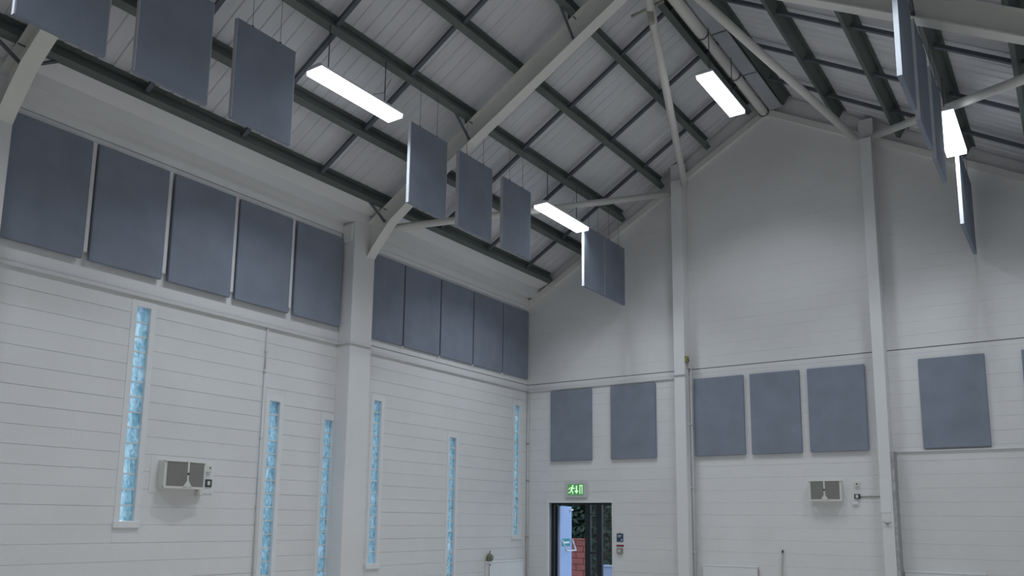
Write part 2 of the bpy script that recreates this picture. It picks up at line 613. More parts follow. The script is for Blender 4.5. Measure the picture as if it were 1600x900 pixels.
def ribbon(name, line, th, y0, y1, mt, parent, mirror=False):
    """flat plate following a polyline in x-z, thickness th upward-inward"""
    up = [(x - SI * th, z + CO * th) for x, z in line]
    pts = line + up[::-1]
    if mirror:
        pts = [(W_HALL - x, z) for x, z in pts]
    n = len(line)
    vs = [(x, y0, z) for x, z in pts] + [(x, y1, z) for x, z in pts]
    N = len(pts)
    fs = []
    for i in range(n - 1):
        a, b, c, d = i, i + 1, N - 2 - i, N - 1 - i
        fs.append((a, b, c, d))
        fs.append((N + d, N + c, N + b, N + a))
    for i in range(N):
        j = (i + 1) % N
        fs.append((j, i, N + i, N + j))
    return mesh(name, vs, fs, mt, parent)


def portal(yc, label):
    f = root('portal_frame', (RX, yc, 6.0), label, 'roof frame', 'steel roof frames')
    for mir in (False, True):
        low = HB + [(2.0, rb(2.0)), (RX, rb(RX))]
        top = [(0.2, PB + K * 0.2 - 0.005), (RX, PB + K * RX - 0.005)]
        n = len(low)
        # web
        g = (lambda x: W_HALL - x) if mir else (lambda x: x)
        lw = [(0.2, 6.05)] + low
        tw = [(x, PB + K * x - 0.006) for x, z in lw]
        vs, fs = [], []
        for y in (yc - 0.006, yc + 0.006):
            vs += [(g(x), y, z) for x, z in lw] + [(g(x), y, z) for x, z in tw]
        n = len(lw)
        for i in range(n - 1):
            fs.append((i, i + 1, n + i + 1, n + i))
            fs.append((2 * n + i, 3 * n + i, 3 * n + i + 1, 2 * n + i + 1))
        rf = mesh('rafter', vs, fs, 'steel_white', f)
        ribbon('bottom_flange', low, 0.016, yc - 0.095, yc + 0.095, 'steel_white', rf, mir)
        ribbon('top_flange', [(x, z - 0.016) for x, z in top], 0.016, yc - 0.095, yc + 0.095, 'steel_white', rf, mir)
        if mir:
            box('column', (W_HALL - 0.3, W_HALL, yc - 0.235, yc + 0.235, 0, 6.64), 'plaster', f)
        # fly braces from purlins down to the flange
        s = 1 if mir else 0
        for X0 in (PURL[s][0], PURL[s][2], PURL[s][4]):
            x, z = slope_pt(s, X0, 0.02, 0.05)
            zb = rb(W_HALL - x if mir else x) if X0 > 1 else 6.62
            for dy in (-1, 1):
                tube('fly_brace', [(x, yc + dy * 0.42, z), (x + (0.0 if mir else 0.02), yc + dy * 0.02, zb + 0.06)], 0.022, 'bar', f, 6)
            bx = [(x - 0.05, x + 0.05, yc - 0.09, yc + 0.09, z - 0.06, z + 0.1)]
            boxes('purlin_cleat', bx, 'bar', f)
    box('apex_plate', (RX - 0.012, RX + 0.012, yc - 0.095, yc + 0.095, rb(RX) - 0.1, PB + K * RX - 0.02), 'steel_white', f)
    return f


portal(3.995, 'cream steel portal frame over the near pillar with curved haunch')
portal(9.855, 'cream steel portal frame crossing the roof from the middle pillar')

# sloping rafter flange against the gable wall
gr = root('gable_rafter', (RX, YE - 0.06, 6.4), 'painted steel rafter edge sloping along the top of the gable wall', 'roof beam')
for mir in (False, True):
    a = [(0.0, 6.42), (RX, 6.42 + 0.562 * RX), (RX, 6.42 + 0.562 * RX + 0.13), (0.0, 6.55)]
    if mir:
        a = [(W_HALL - x, z) for x, z in a]
    prism_y('rafter_edge', a, YE - 0.10, YE - 0.001, 'steel_white', gr)
box('eaves_bracket', (0.002, 0.07, YE - 0.16, YE - 0.10, 6.36, 6.62), 'steel_white', gr, 0.006)

# ------------------------------------------------------------------ tubular braces
def brace(p0, p1, r, label):
    p0, p1 = Vector(p0), Vector(p1)
    b = root('brace_tube', p1, label, 'brace', 'tubular roof braces')
    d = (p1 - p0).normalized()
    tube('tube', [p0, p1], r, 'steel_white', b, 16)
    for q, dd in ((p0, d), (p1, -d)):
        tube('end_plate', [q - dd * 0.07, q + dd * 0.02], r * 0.55, 'steel_white', b, 8)
    return b


brace((5.38, 9.96, 9.34), (3.87, YE - 0.28, 8.40), 0.066, 'round cream brace tube from the ridge to the left gable column')
brace((5.93, 9.96, 9.12), (7.09, YE - 0.28, 8.53), 0.066, 'round cream brace tube from the ridge to the right gable column')
brace((0.60, 9.96, 6.60), (3.49, YE - 0.26, 8.28), 0.062, 'round cream brace tube from the middle pillar to the left gable column')
brace((10.36, 9.96, 6.60), (7.43, YE - 0.26, 8.50), 0.062, 'round cream brace tube from the right gable column out of the right edge')

# ------------------------------------------------------------------ ridge duct
rdx = root('ridge_duct', (5.45, 12.5, 9.46), 'white round duct tube hanging in sections under the ridge', 'duct')
secs = [(6.0, 8.9), (8.94, 11.96), (12.0, 13.5), (13.54, YE - 0.1)]
for k, (y0, y1) in enumerate(secs):
    r = 0.095 if k < 2 else 0.082
    yy = [y0, y0 + 0.03, y1 - 0.06, y1 - 0.02, y1]
    tube('duct_section', [(5.45, y, 9.56) for y in yy], r, 'steel_white', rdx, 20, [r * 0.95, r, r, r * 0.92, r * 0.7])
    ring = [(5.45 + math.cos(a) * (r + 0.012), y1 - 0.02, 9.56 + math.sin(a) * (r + 0.012)) for a in [math.pi * (0.85 + 1.3 * i / 14) for i in range(15)]]
    ring = ring + [(5.60, y1 - 0.02, 9.72)]
    tube('hanger_strap', ring, 0.008, 'wire', rdx, 6)
for y0, y1 in ((10.3, 12.05), (12.1, 13.55), (13.6, YE - 0.1)):
    box('cover_board', (5.56, 5.80, y0, y1, 9.565, 9.60), 'cover', rdx, 0.005)

br = root('roof_bracket', (5.1, 10.55, 9.1), 'beige bracket arm with a small white box beside the ridge duct', 'bracket')
tube('arm', [(4.93, 10.42, 9.22), (5.16, 10.42, 9.24), (5.42, 10.50, 9.34)], 0.022, 'bracket', br, 8)
tube('housing', [(5.22, 10.45, 9.33), (5.22, 10.45, 9.2), (5.24, 10.45, 9.02)], 0.05, 'bracket', br, 14, [0.045, 0.05, 0.047])
tube('elbow', [(5.22, 10.46, 9.33), (5.3, 10.47, 9.38), (5.42, 10.5, 9.45)], 0.05, 'steel_white', br, 12)

# ------------------------------------------------------------------ wall panels
def wall_panel_left(y0, y1, x0, x1, z0, z1, label, group, battens):
    p = root('acoustic_panel', (x0, (y0 + y1) / 2, z0), label, 'wall panel', group)
    box('fabric_board', (x0, x1, y0, y1, z0, z1), 'fabric', p, 0.008)
    if battens:
        for yy in (y0 + 0.15, y1 - 0.15):
            box('fixing_batten', (0.0, x0, yy - 0.03, yy + 0.03, z0 + 0.06, z1 - 0.06), 'white_trim', p)
    else:
        box('clip', (x1 - 0.02, x1 + 0.006, y1 - 0.012, y1 + 0.012, z0 - 0.03, z0 - 0.001), 'white_trim', p)
    return p


ordn = ['first', 'second', 'third', 'fourth', 'fifth']
g1 = 'high panels between the near and the middle pillar'
edges = [5.13, 6.20, 7.28, 8.35, 9.435]
for i, e in enumerate(edges):
    lab = ('largest-looking grey fabric panel high on the left wall beside the near pillar' if i == 0 else
           'grey fabric panel high on the left wall touching the near side of the middle pillar' if i == 4 else
           'grey fabric panel high on the left wall, %s from the near pillar' % ordn[i])
    wall_panel_left(e - 0.985, e, 0.035, 0.085, 4.85, 6.365, lab, g1, True)
    if i < 4:
        b = box('gap_batten', (0.0, 0.05, e + 0.018, e + 0.072, 4.95, 6.38), 'white_trim', None, 0.004)
        tag(b, 'white vertical cable cover in the gap after the %s panel from the near pillar' % ordn[i], 'cable cover', 'cable covers between the high panels')
g2 = 'high panels between the middle pillar and the corner'
edges2 = [11.02, 12.065, 13.11, 14.15, 15.14]
for i, e in enumerate(edges2):
    y0 = (pill[1][1] + 0.004) if i == 0 else edges2[i - 1] + 0.02
    lab = ('grey fabric panel high on the left wall touching the far side of the middle pillar' if i == 0 else
           'grey fabric panel high on the left wall in the corner with the gable wall' if i == 4 else
           'grey fabric panel beyond the middle pillar, %s from that pillar' % ordn[i])
    wall_panel_left(y0, e - 0.01, 0.006, 0.045, 4.82, 6.335, lab, g2, False)
    if i < 4:
        box('panel_gap', (0.0, 0.012, e - 0.009, e + 0.019, 4.82, 6.335), 'charcoal', wl)

ends = [(0.62, 1.615), (2.06, 3.055), (3.872, 4.845), (4.967, 5.872), (6.012, 6.98), (7.83, 8.80), (9.31, 10.28)]
elab = ['grey fabric wall panel above the exit door nearest the corner', 'grey fabric wall panel just left of the left gable column',
        'leftmost of the three grey panels between the gable columns', 'middle one of the three grey panels between the gable columns',
        'rightmost of the three grey panels between the gable columns', 'lone grey fabric wall panel right of the right gable column',
        'grey fabric wall panel cut off by the right picture edge']
for (x0, x1), lab in zip(ends, elab):
    p = root('acoustic_panel', ((x0 + x1) / 2, YE, 3.0), lab, 'wall panel', 'panels on the gable wall')
    box('fabric_board', (x0, x1, YE - 0.055, YE - 0.006, 3.0, 4.495), 'fabric', p, 0.008)
    for xx in (x0 + 0.2, x1 - 0.2):
        box('fixing_batten', (xx - 0.03, xx + 0.03, YE - 0.006, YE - 0.0025, 3.1, 4.4), 'white_trim', p)

# ------------------------------------------------------------------ hanging baffles
def roof_hit(x):
    return sheet_z(x) + 0.005


def baffle(x, y0, y1, label, group, z0=6.13, z1=7.345):
    b = root('ceiling_baffle', (x, (y0 + y1) / 2, z0), label, 'baffle', group)
    box('fabric_board', (x - 0.026, x + 0.026, y0, y1, z0, z1), 'fabric', b, 0.007)
    box('end_edge', (x - 0.024, x + 0.024, y0 - 0.004, y0 + 0.006, z0 + 0.006, z1 - 0.006), 'lit_fabric_edge', b)
    box('end_edge', (x - 0.024, x + 0.024, y1 - 0.006, y1 + 0.004, z0 + 0.006, z1 - 0.006), 'lit_fabric_edge', b)
    for yy in (y0 + 0.22, y1 - 0.22):
        tube('suspension_wire', [(x, yy, z1 - 0.005), (x, yy, PB + K * min(x, W_HALL - x) + 0.012)], 0.003, 'wire', b, 5)
        box('eyelet', (x - 0.012, x + 0.012, yy - 0.012, yy + 0.012, z1, z1 + 0.02), 'wire', b)
    return b


XL_ROW, XR_ROW = 2.45, 8.79
rowL = [(3.08, 3.925, 'hanging grey baffle cut by the top edge above the near pillar'),
        (4.22, 5.065, 'hanging grey baffle cut by the top edge, second from the left'),
        (5.375, 6.22, 'hanging grey baffle just left of the nearest light fitting'),
        (8.34, 9.165, 'hanging grey baffle just right of the nearest light fitting'),
        (9.45, 10.325, 'hanging grey baffle, middle one of the three in front of the middle frame'),
        (10.625, 11.46, 'hanging grey baffle just left of the second light fitting'),
        (13.325, 14.145, 'hanging grey baffle right below the second light fitting'),
        (14.155, 15.02, 'hanging grey baffle closest to the gable wall in the left row')]
for y0, y1, lab in rowL:
    baffle(XL_ROW, y0, y1, lab, 'baffles hanging in the left row')
rowR = [(8.45, 9.30, 'hanging grey baffle with bright end edge cut by the top at right'),
        (9.55, 10.42, 'hanging grey baffle seen edge-on, second in the right row'),
        (10.73, 11.60, 'hanging grey baffle seen edge-on just before the right light fitting'),
        (13.40, 14.24, 'hanging grey baffle with bright edge below the right light fitting'),
        (14.25, 15.08, 'hanging grey baffle closest to the gable wall in the right row')]
for y0, y1, lab in rowR:
    baffle(XR_ROW, y0, y1, lab, 'baffles hanging in the right row')

# ------------------------------------------------------------------ light fittings
LIGHTS = {}


def hang_z(x):
    xm = x if x <= RX else W_HALL - x
    return PB + K * xm + 0.012 if xm < 5 else sheet_z(x) - 0.03


def lamp(x, y, z, label, group, hang=True):
    l = root('light_fitting', (x, y, z), label, 'light fitting', group)
    L2, W2 = 0.75, 0.135
    # diffuser: shallow tray, wider at the top
    vs = []
    for (dz, dx, dy) in ((0, 0, 0), (0.055, 0, 0)):
        vs += [(x - W2 - dx, y - L2 - dy, z + dz), (x + W2 + dx, y - L2 - dy, z + dz), (x + W2 + dx, y + L2 + dy, z + dz), (x - W2 - dx, y + L2 + dy, z + dz)]
    vs = [(x + (v[0] - x) * (0.96 if v[2] == z else 1.0), y + (v[1] - y) * (0.998 if v[2] == z else 1.0), v[2]) for v in vs]
    mesh('diffuser', vs, list(BF), 'lamp', l)
    if 'fitting' not in LIGHTS:
        ld = bpy.data.lights.new('fluorescent_tubes', 'AREA')
        ld.shape = 'RECTANGLE'
        ld.size = 0.24
        ld.size_y = 1.46
        ld.energy = LAMP_W
        ld.color = LAMP_COL
        ld.spread = math.radians(SPREAD)
        LIGHTS['fitting'] = ld
    lo = bpy.data.objects.new('fluorescent_tubes', LIGHTS['fitting'])
    link(lo, (x, y, z - 0.006), l)
    # housing
    vs = []
    for (dz, sx, sy) in ((0.056, 1.0, 1.0), (0.085, 1.0, 1.0), (0.12, 0.55, 0.985)):
        vs += [(x - W2 * sx, y - L2 * sy, z + dz), (x + W2 * sx, y - L2 * sy, z + dz), (x + W2 * sx, y + L2 * sy, z + dz), (x - W2 * sx, y + L2 * sy, z + dz)]
    fs = [(0, 3, 2, 1), (8, 9, 10, 11)]
    for b in (0, 4):
        for i in range(4):
            j = (i + 1) % 4
            fs.append((b + i, b + j, b + 4 + j, b + 4 + i))
    mesh('housing', vs, fs, 'lamp_body', l)
    for sgn in (-1, 1):
        yy = y + sgn * 0.52
        tube('suspension_rod', [(x, yy, z + 0.118), (x, yy, hang_z(x))], 0.007, 'wire', l, 6)
    if hang:
        tube('power_cable', [(x - 0.02, y, z + 0.118), (x - 0.12, y + 0.3, z + 0.2), (x - 0.2, y + 0.7, z + 0.45), (x - 0.3, y + 0.95, sheet_z(x - 0.3) - 0.02)], 0.004, 'wire', l, 5)
    return l


gl = 'long fluorescent light fittings'
lamp(XL_ROW, 7.29, 7.23, 'nearest glowing light fitting between the hanging baffles at left', gl)
lamp(XL_ROW, 12.56, 7.20, 'glowing light fitting further back in the left row above two baffles', gl)
lamp(5.58, 12.38, 8.62, 'glowing light fitting high under the ridge duct', gl)
lamp(XR_ROW, 12.66, 7.20, 'glowing light fitting in the right row above an edge-on baffle', gl)
go = 'light fittings outside the picture'
for x, y, z in ((XL_ROW, 2.0, 7.23), (5.58, 7.1, 8.62), (5.58, 1.8, 8.62), (XR_ROW, 7.35, 7.2), (XR_ROW, 2.0, 7.2)):
    lamp(x, y, z, 'glowing light fitting in the rows above and behind the viewer', go, False)

# ------------------------------------------------------------------ twin-grille wall loudspeakers
def speaker(origin, ax, nrm, w, h, d, label):
    """origin: wall point at lower left; ax along the wall, nrm into the room"""
    o = Vector(origin)
    ax, nrm, up = Vector(ax), Vector(nrm), Vector((0, 0, 1))
    s = root('wall_speaker', o + ax * (w / 2), label, 'speaker', 'twin grille wall speakers')

    def P(a, n, z):
        return o + ax * a + nrm * n + up * z

    def hexa(name, quad, n0, mt, par, z0, z1):
        vs = [P(a, n, z0) for a, n in quad] + [P(a, n, z1) for a, n in quad]
        k = len(quad)
        fs = [tuple(range(k)), tuple(range(2 * k - 1, k - 1, -1))]
        for i in range(k):
            j = (i + 1) % k
            fs.append((j, i, k + i, k + j))
        return mesh(name, vs, fs, mt, par)
    e = d * 0.72                                   # depth at the two ends: the front is a shallow V
    body = [(0, 0.006), (w, 0.006), (w, e), (w / 2, d), (0, e)]
    cab = hexa('cabinet', body, 0, 'speaker_body', s, 0, h)
    m_ = 0.035
    for (a0, n0), (a1, n1) in (((0, e), (w / 2, d)), ((w / 2, d), (w, e))):
        la = a0 + (m_ if a0 == 0 else 0.018)
        lb = a1 - (0.018 if a0 == 0 else m_)
        f = lambda a: n0 + (n1 - n0) * (a - a0) / (a1 - a0)
        hexa('grille', [(la, f(la) - 0.01), (lb, f(lb) - 0.01), (lb, f(lb) + 0.006), (la, f(la) + 0.006)], 0, 'grille', s, 0.03, h - 0.012)
    for z0, z1 in ((0.0, 0.03), (h - 0.012, h)):
        hexa('rim', [(0, e - 0.01), (w / 2, d - 0.01), (w, e - 0.01), (w, e + 0.012), (w / 2, d + 0.012), (0, e + 0.012)], 0, 'speaker_body', s, z0, z1)
    hexa('divider', [(w / 2 - 0.012, d - 0.01), (w / 2 + 0.012, d - 0.01), (w / 2 + 0.012, d + 0.013), (w / 2 - 0.012, d + 0.013)], 0, 'speaker_body', s, 0.01, h - 0.005)
    # little triangular foot of the divider
    t0 = [P(w / 2 - 0.06, d - 0.005, 0.03), P(w / 2 + 0.06, d - 0.005, 0.03), P(w / 2, d + 0.012, 0.12), P(w / 2 - 0.06, d + 0.014, 0.03), P(w / 2 + 0.06, d + 0.014, 0.03), P(w / 2, d + 0.014, 0.12)]
    mesh('foot_wedge', t0, [(0, 2, 1), (3, 4, 5), (0, 1, 4, 3), (1, 2, 5, 4), (2, 0, 3, 5)], 'speaker_body', s)
    hexa('badge', [(w / 2 - 0.012, d + 0.012), (w / 2 + 0.012, d + 0.012), (w / 2 + 0.012, d + 0.017), (w / 2 - 0.012, d + 0.017)], 0, 'charcoal', s, h * 0.5, h * 0.5 + 0.03)
    hexa('mounting_plate', [(-0.11, 0.0), (w + 0.04, 0.0), (w + 0.04, 0.006), (-0.11, 0.006)], 0, 'plaster', s, -0.06, h + 0.06)
    return s


speaker((0.0, 6.42, 2.112), (0, 1, 0), (1, 0, 0), 0.62, 0.36, 0.20, 'cream twin grille speaker box on the left wall by the tall window')
speaker((5.97, YE, 2.145), (1, 0, 0), (0, -1, 0), 0.55, 0.352, 0.16, 'cream twin grille speaker box on the gable wall')


def plate(name, b, mt, label, cat, group=None, knob=None, knobmat='charcoal'):
    r = root(name, ((b[0] + b[1]) / 2, (b[2] + b[3]) / 2, b[4]), label, cat, group)
    box('body', b, mt, r, 0.004)
    if knob:
        box('face', knob, knobmat, r)
    return r


# controls by the left speaker
plate('wall_sensor', (0.0, 0.05, 7.10, 7.21, 2.36, 2.45), 'speaker_body', 'small white sensor right of the left wall speaker', 'sensor', None, (0.05, 0.056, 7.165, 7.185, 2.405, 2.425))
pl_ = plate('wall_switch', (0.0, 0.03, 7.115, 7.235, 2.155, 2.26), 'charcoal', 'dark square switch below the sensor at the left wall speaker', 'switch', None, (0.03, 0.036, 7.16, 7.20, 2.18, 2.235), 'speaker_body')
plate('cable_box', (0.0, 0.05, 7.00, 7.08, 2.03, 2.10), 'speaker_body', 'small white cable box under the left wall speaker', 'cable box', None, (0.05, 0.054, 7.02, 7.06, 2.045, 2.085), 'white_trim')
plate('backing_board', (0.0, 0.012, 7.06, 7.27, 2.06, 2.50), 'white_trim', 'white backing board behind the sensor and switch on left wall', 'board', None, (0.012, 0.015, 7.08, 7.25, 2.08, 2.12), 'plaster')
# controls by the gable speaker
plate('wall_sensor', (6.715, 6.79, YE - 0.04, YE, 2.395, 2.475), 'speaker_body', 'small white sensor right of the gable wall speaker', 'sensor', None, (6.742, 6.764, YE - 0.047, YE - 0.04, 2.425, 2.447))
plate('wall_switch', (6.70, 6.795, YE - 0.03, YE, 2.185, 2.265), 'charcoal', 'dark square switch below the sensor at the gable wall speaker', 'switch', None, (6.725, 6.765, YE - 0.036, YE - 0.03, 2.20, 2.25), 'speaker_body')
plate('cable_box', (6.66, 6.76, YE - 0.03, YE, 2.08, 2.14), 'plaster', 'white box just under the dark switch on gable wall', 'cable box', None, (6.68, 6.74, YE - 0.034, YE - 0.03, 2.095, 2.125), 'white_trim')
cdt = root('switch_conduit', (6.98, YE - 0.01, 2.21), 'thin grey conduit from dark switch to the right gable column', 'conduit')
tube('pipe', [(6.795, YE - 0.012, 2.222), (c2[0], YE - 0.012, 2.222)], 0.009, 'bracket', cdt, 8)
box('saddle', (6.96, 6.985, YE - 0.026, YE, 2.208, 2.236), 'bracket', cdt)

# vertical conduit on the left wall
vc = root('wall_conduit', (0.015, 8.03, 0.0), 'white vertical conduit down the left wall beside the second window', 'conduit')
tube('pipe', [(0.016, 8.03, 0.0), (0.016, 8.03, 3.90)], 0.016, 'conduit', vc, 10)
tube('pipe', [(0.014, 8.03, 3.9), (0.014, 8.03, 4.56)], 0.014, 'conduit', vc, 10)
tube('coupling', [(0.016, 8.03, 3.88), (0.016, 8.03, 3.93)], 0.022, 'conduit', vc, 10)
for z in (0.9, 1.9, 2.9, 4.2):
    box('saddle', (0.0, 0.034, 8.005, 8.06, z, z + 0.025), 'conduit', vc)
cc = root('corner_pipe', (0.05, YE - 0.05, 0), 'thin white pipe down the corner between left and gable walls', 'pipe')
tube('pipe', [(0.03, YE - 0.03, 0), (0.03, YE - 0.03, 4.53)], 0.018, 'conduit', cc, 8)
for z in (1.4, 2.6, 3.4):
    box('saddle', (0.008, 0.055, YE - 0.055, YE - 0.006, z, z + 0.02), 'bracket', cc)

# device on the left gable column
dv = root('alarm_device', (c1[1] + 0.05, YE - 0.2, 4.72), 'small yellow-green device on the side of the left gable column', 'alarm')
box('back_box', (c1[1], c1[1] + 0.05, YE - 0.17, YE - 0.08, 4.70, 4.93), 'conduit', dv, 0.005)
box('beacon', (c1[1], c1[1] + 0.055, YE - 0.27, YE - 0.18, 4.80, 4.92), 'yellow', dv, 0.01)
box('beacon_band', (c1[1] + 0.005, c1[1] + 0.06, YE - 0.265, YE - 0.19, 4.83, 4.86), 'charcoal', dv)
ck = root('rope_cleat', (7.25, YE - 0.29, 1.76), 'small grey rope cleat on the right gable column', 'cleat')
tube('horns', [(7.19, YE - 0.31, 1.80), (7.225, YE - 0.305, 1.785), (7.275, YE - 0.305, 1.785), (7.31, YE - 0.31, 1.80)], 0.009, 'bracket', ck, 8)
box('base', (7.235, 7.265, YE - 0.30, YE - 0.28, 1.75, 1.79), 'bracket', ck)

# ------------------------------------------------------------------ exit sign, notices
ex = root('exit_sign', (1.245, YE - 0.03, 2.24), 'green lit exit sign with running figure and down arrow above the door', 'exit sign')
box('housing', (0.985, 1.50, YE - 0.05, YE, 2.235, 2.565), 'sign_body', ex, 0.012)
box('panel', (1.055, 1.425, YE - 0.056, YE - 0.05, 2.285, 2.51), 'green_sign', ex)
yF = YE - 0.0575


def flat(name, pts, mt, par, y=yF):
    return prism_y(name, pts, y - 0.002, y + 0.0015, mt, par)


def stroke(name, p, q, w, mt, par, y=yF):
    p, q = Vector((p[0], 0, p[1])), Vector((q[0], 0, q[1]))
    d = (q - p).normalized()
    nn = Vector((d.z, 0, -d.x)) * (w / 2)
    pts = [(v.x, v.z) for v in (p - nn, q - nn, q + nn, p + nn)]
    return flat(name, pts, mt, par, y)


# running figure
fx = 1.145
flat('figure_head', [(fx + 0.03 + 0.02 * math.cos(a), 2.475 + 0.02 * math.sin(a)) for a in [i * math.pi / 5 for i in range(10)]], 'green_print', ex)
for p, q, w_ in (((fx + 0.02, 2.45), (fx - 0.005, 2.385), 0.035), ((fx + 0.02, 2.445), (fx - 0.045, 2.43), 0.016), ((fx - 0.045, 2.43), (fx - 0.065, 2.40), 0.016),
                 ((fx + 0.02, 2.445), (fx + 0.055, 2.415), 0.016), ((fx + 0.055, 2.415), (fx + 0.08, 2.435), 0.016), ((fx - 0.005, 2.385), (fx + 0.035, 2.355), 0.02),
                 ((fx + 0.035, 2.355), (fx + 0.03, 2.305), 0.018), ((fx - 0.005, 2.385), (fx - 0.03, 2.34), 0.02), ((fx - 0.03, 2.34), (fx - 0.075, 2.335), 0.018)):
    stroke('figure_limb', p, q, w_, 'green_print', ex)
stroke('arrow_shaft', (1.265, 2.48), (1.265, 2.36), 0.03, 'green_print', ex)
flat('arrow_head', [(1.215, 2.375), (1.315, 2.375), (1.265, 2.315)], 'green_print', ex)
stroke('doorway_mark', (1.345, 2.31), (1.345, 2.49), 0.018, 'green_print', ex)
stroke('doorway_mark', (1.345, 2.482), (1.40, 2.482), 0.018, 'green_print', ex)
stroke('doorway_mark', (1.395, 2.31), (1.395, 2.49), 0.018, 'green_print', ex)
for xx in (1.12, 1.37):
    box('screw_cap', (xx - 0.01, xx + 0.01, YE - 0.04, YE - 0.02, 2.565, 2.58), 'sign_body', ex)

ns = plate('notice', (2.158, 2.302, YE - 0.012, YE, 1.36, 1.52), 'blue_sign', 'dark blue square notice right of the exit door', 'notice', None, (2.185, 2.265, YE - 0.014, YE - 0.012, 1.475, 1.487), 'white_print')
box('print_line', (2.185, 2.25, YE - 0.014, YE - 0.012, 1.45, 1.458), 'white_print', ns)
box('print_line', (2.255, 2.285, YE - 0.014, YE - 0.012, 1.385, 1.405), 'white_print', ns)
box('hanging_tab', (2.225, 2.235, YE - 0.008, YE, 1.52, 1.54), 'charcoal', ns)
rs = plate('sign_strip', (2.15, 2.312, YE - 0.01, YE, 1.265, 1.302), 'red_sign', 'narrow red sign strip under the blue notice by the door', 'sign', None, (2.285, 2.308, YE - 0.012, YE - 0.01, 1.272, 1.295), 'charcoal')
sw = plate('door_switch', (2.168, 2.295, YE - 0.035, YE, 1.125, 1.235), 'switch', 'grey square switch under the red strip by the door', 'switch', None, (2.20, 2.25, YE - 0.041, YE - 0.035, 1.15, 1.21), 'sign_body')

# ------------------------------------------------------------------ door in the gable wall
d1 = root('door_1', (1.31, YE + 0.1, 0), kind='structure')
box('lining', (DX0 - 0.06, DX0, YE - 0.012, YE + 0.29, 0, DZ + 0.06), 'white_trim', d1)
box('lining', (DX1, DX1 + 0.03, YE - 0.012, YE + 0.29, 0, DZ + 0.06), 'white_trim', d1)
box('lining', (DX0, DX1, YE - 0.012, YE + 0.29, DZ, DZ + 0.06), 'white_trim', d1)
FY0, FY1 = YE + 0.10, YE + 0.16
box('frame_jamb', (DX0, DX0 + 0.075, FY0, FY1, 0, DZ), 'black', d1)
box('frame_jamb', (DX0 + 0.075, DX0 + 0.10, FY1, FY1 + 0.04, 0, DZ - 0.03), 'black', d1)
box('frame_jamb', (DX1 - 0.03, DX1, FY0, FY1, 0, DZ), 'black', d1)
box('frame_head', (DX0 + 0.075, DX1 - 0.03, FY0, FY1, DZ - 0.04, DZ), 'black', d1)
box('stile', (1.375, 1.50, FY0, FY1, 0, DZ - 0.04), 'black', d1)
box('stile', (1.645, 1.765, FY0, FY1, 0, DZ - 0.04), 'black', d1)
box('mid_rail', (1.50, 1.645, FY0 + 0.005, FY1 - 0.005, 1.10, 1.14), 'black', d1)
box('mid_rail', (1.50, 1.645, FY0 + 0.005, FY1 - 0.005, 1.885, 1.905), 'black', d1)
box('pane', (1.50, 1.645, FY0 + 0.025, FY0 + 0.035, 0, DZ - 0.04), 'pane', d1)
box('pane', (1.765, DX1 - 0.03, FY0 + 0.025, FY0 + 0.035, 0, DZ - 0.04), 'pane', d1)
# pale leaf standing open outward, with its push bar
a0, a1 = Vector((0.705, FY1 + 0.06, 0)), Vector((0.555, FY1 + 0.80, 0))
dd = (a1 - a0).normalized()
nn = Vector((dd.y, -dd.x, 0))
q = [a0, a1, a1 - nn * 0.045, a0 - nn * 0.045]
lf = prism_z('leaf', [(v.x, v.y) for v in q], 0.02, DZ - 0.06, 'door_blue', d1)
L_ = (a1 - a0).length


def lp(a, n, z):
    v = a0 + dd * a + nn * n
    return (v.x, v.y, z)


zb = 1.13
tube('push_bar', [lp(0.05, 0.0, zb + 0.22), lp(0.05, 0.04, zb + 0.22), lp(0.07, 0.12, zb), lp(0.40, 0.13, zb), lp(L_ - 0.06, 0.12, zb), lp(L_ - 0.05, 0.04, zb + 0.22), lp(L_ - 0.05, 0.0, zb + 0.22)], 0.017, 'chrome', lf, 8)
lbv = [lp(0.12, 0.004, 1.22), lp(L_ - 0.12, 0.004, 1.22), lp(L_ - 0.12, 0.004, 1.38), lp(0.12, 0.004, 1.38)]
bk = [lp(0.12, 0.0, 1.22), lp(L_ - 0.12, 0.0, 1.22), lp(L_ - 0.12, 0.0, 1.38), lp(0.12, 0.0, 1.38)]
mesh('bar_label', bk + lbv, [(0, 3, 2, 1), (4, 5, 6, 7), (0, 1, 5, 4), (1, 2, 6, 5), (2, 3, 7, 6), (3, 0, 4, 7)], 'teal', lf)
lv2 = [lp(0.16, 0.006, 1.28), lp(L_ - 0.16, 0.006, 1.28), lp(L_ - 0.16, 0.006, 1.32), lp(0.16, 0.006, 1.32)]
lv1 = [lp(0.16, 0.004, 1.28), lp(L_ - 0.16, 0.004, 1.28), lp(L_ - 0.16, 0.004, 1.32), lp(0.16, 0.004, 1.32)]
mesh('label_print', lv1 + lv2, [(0, 3, 2, 1), (4, 5, 6, 7), (0, 1, 5, 4), (1, 2, 6, 5), (2, 3, 7, 6), (3, 0, 4, 7)], 'white_print', lf)
tube('closer', [lp(L_ - 0.15, 0.02, 1.98), lp(L_ - 0.02, 0.03, 2.0)], 0.02, 'chrome', lf, 8)

# ------------------------------------------------------------------ low white boards, pole, jug
def low_board(b, label):
    r = root('wall_board', ((b[0] + b[1]) / 2, (b[2] + b[3]) / 2, 0.05), label, 'board', 'low white boards against the walls')
    x0, x1, y0, y1, z1 = b
    box('panel', (x0, x1, y0, y1, 0.0, z1 - 0.03), 'white_trim', r, 0.004)
    box('top_cap', (x0 - 0.005, x1 + 0.005, y0 - 0.005, y1, z1 - 0.03, z1), 'white_trim', r, 0.004)
    box('edge_strip', (x1, x1 + 0.012, y0, y1, 0.0, z1 - 0.04), 'bracket', r)
    return r


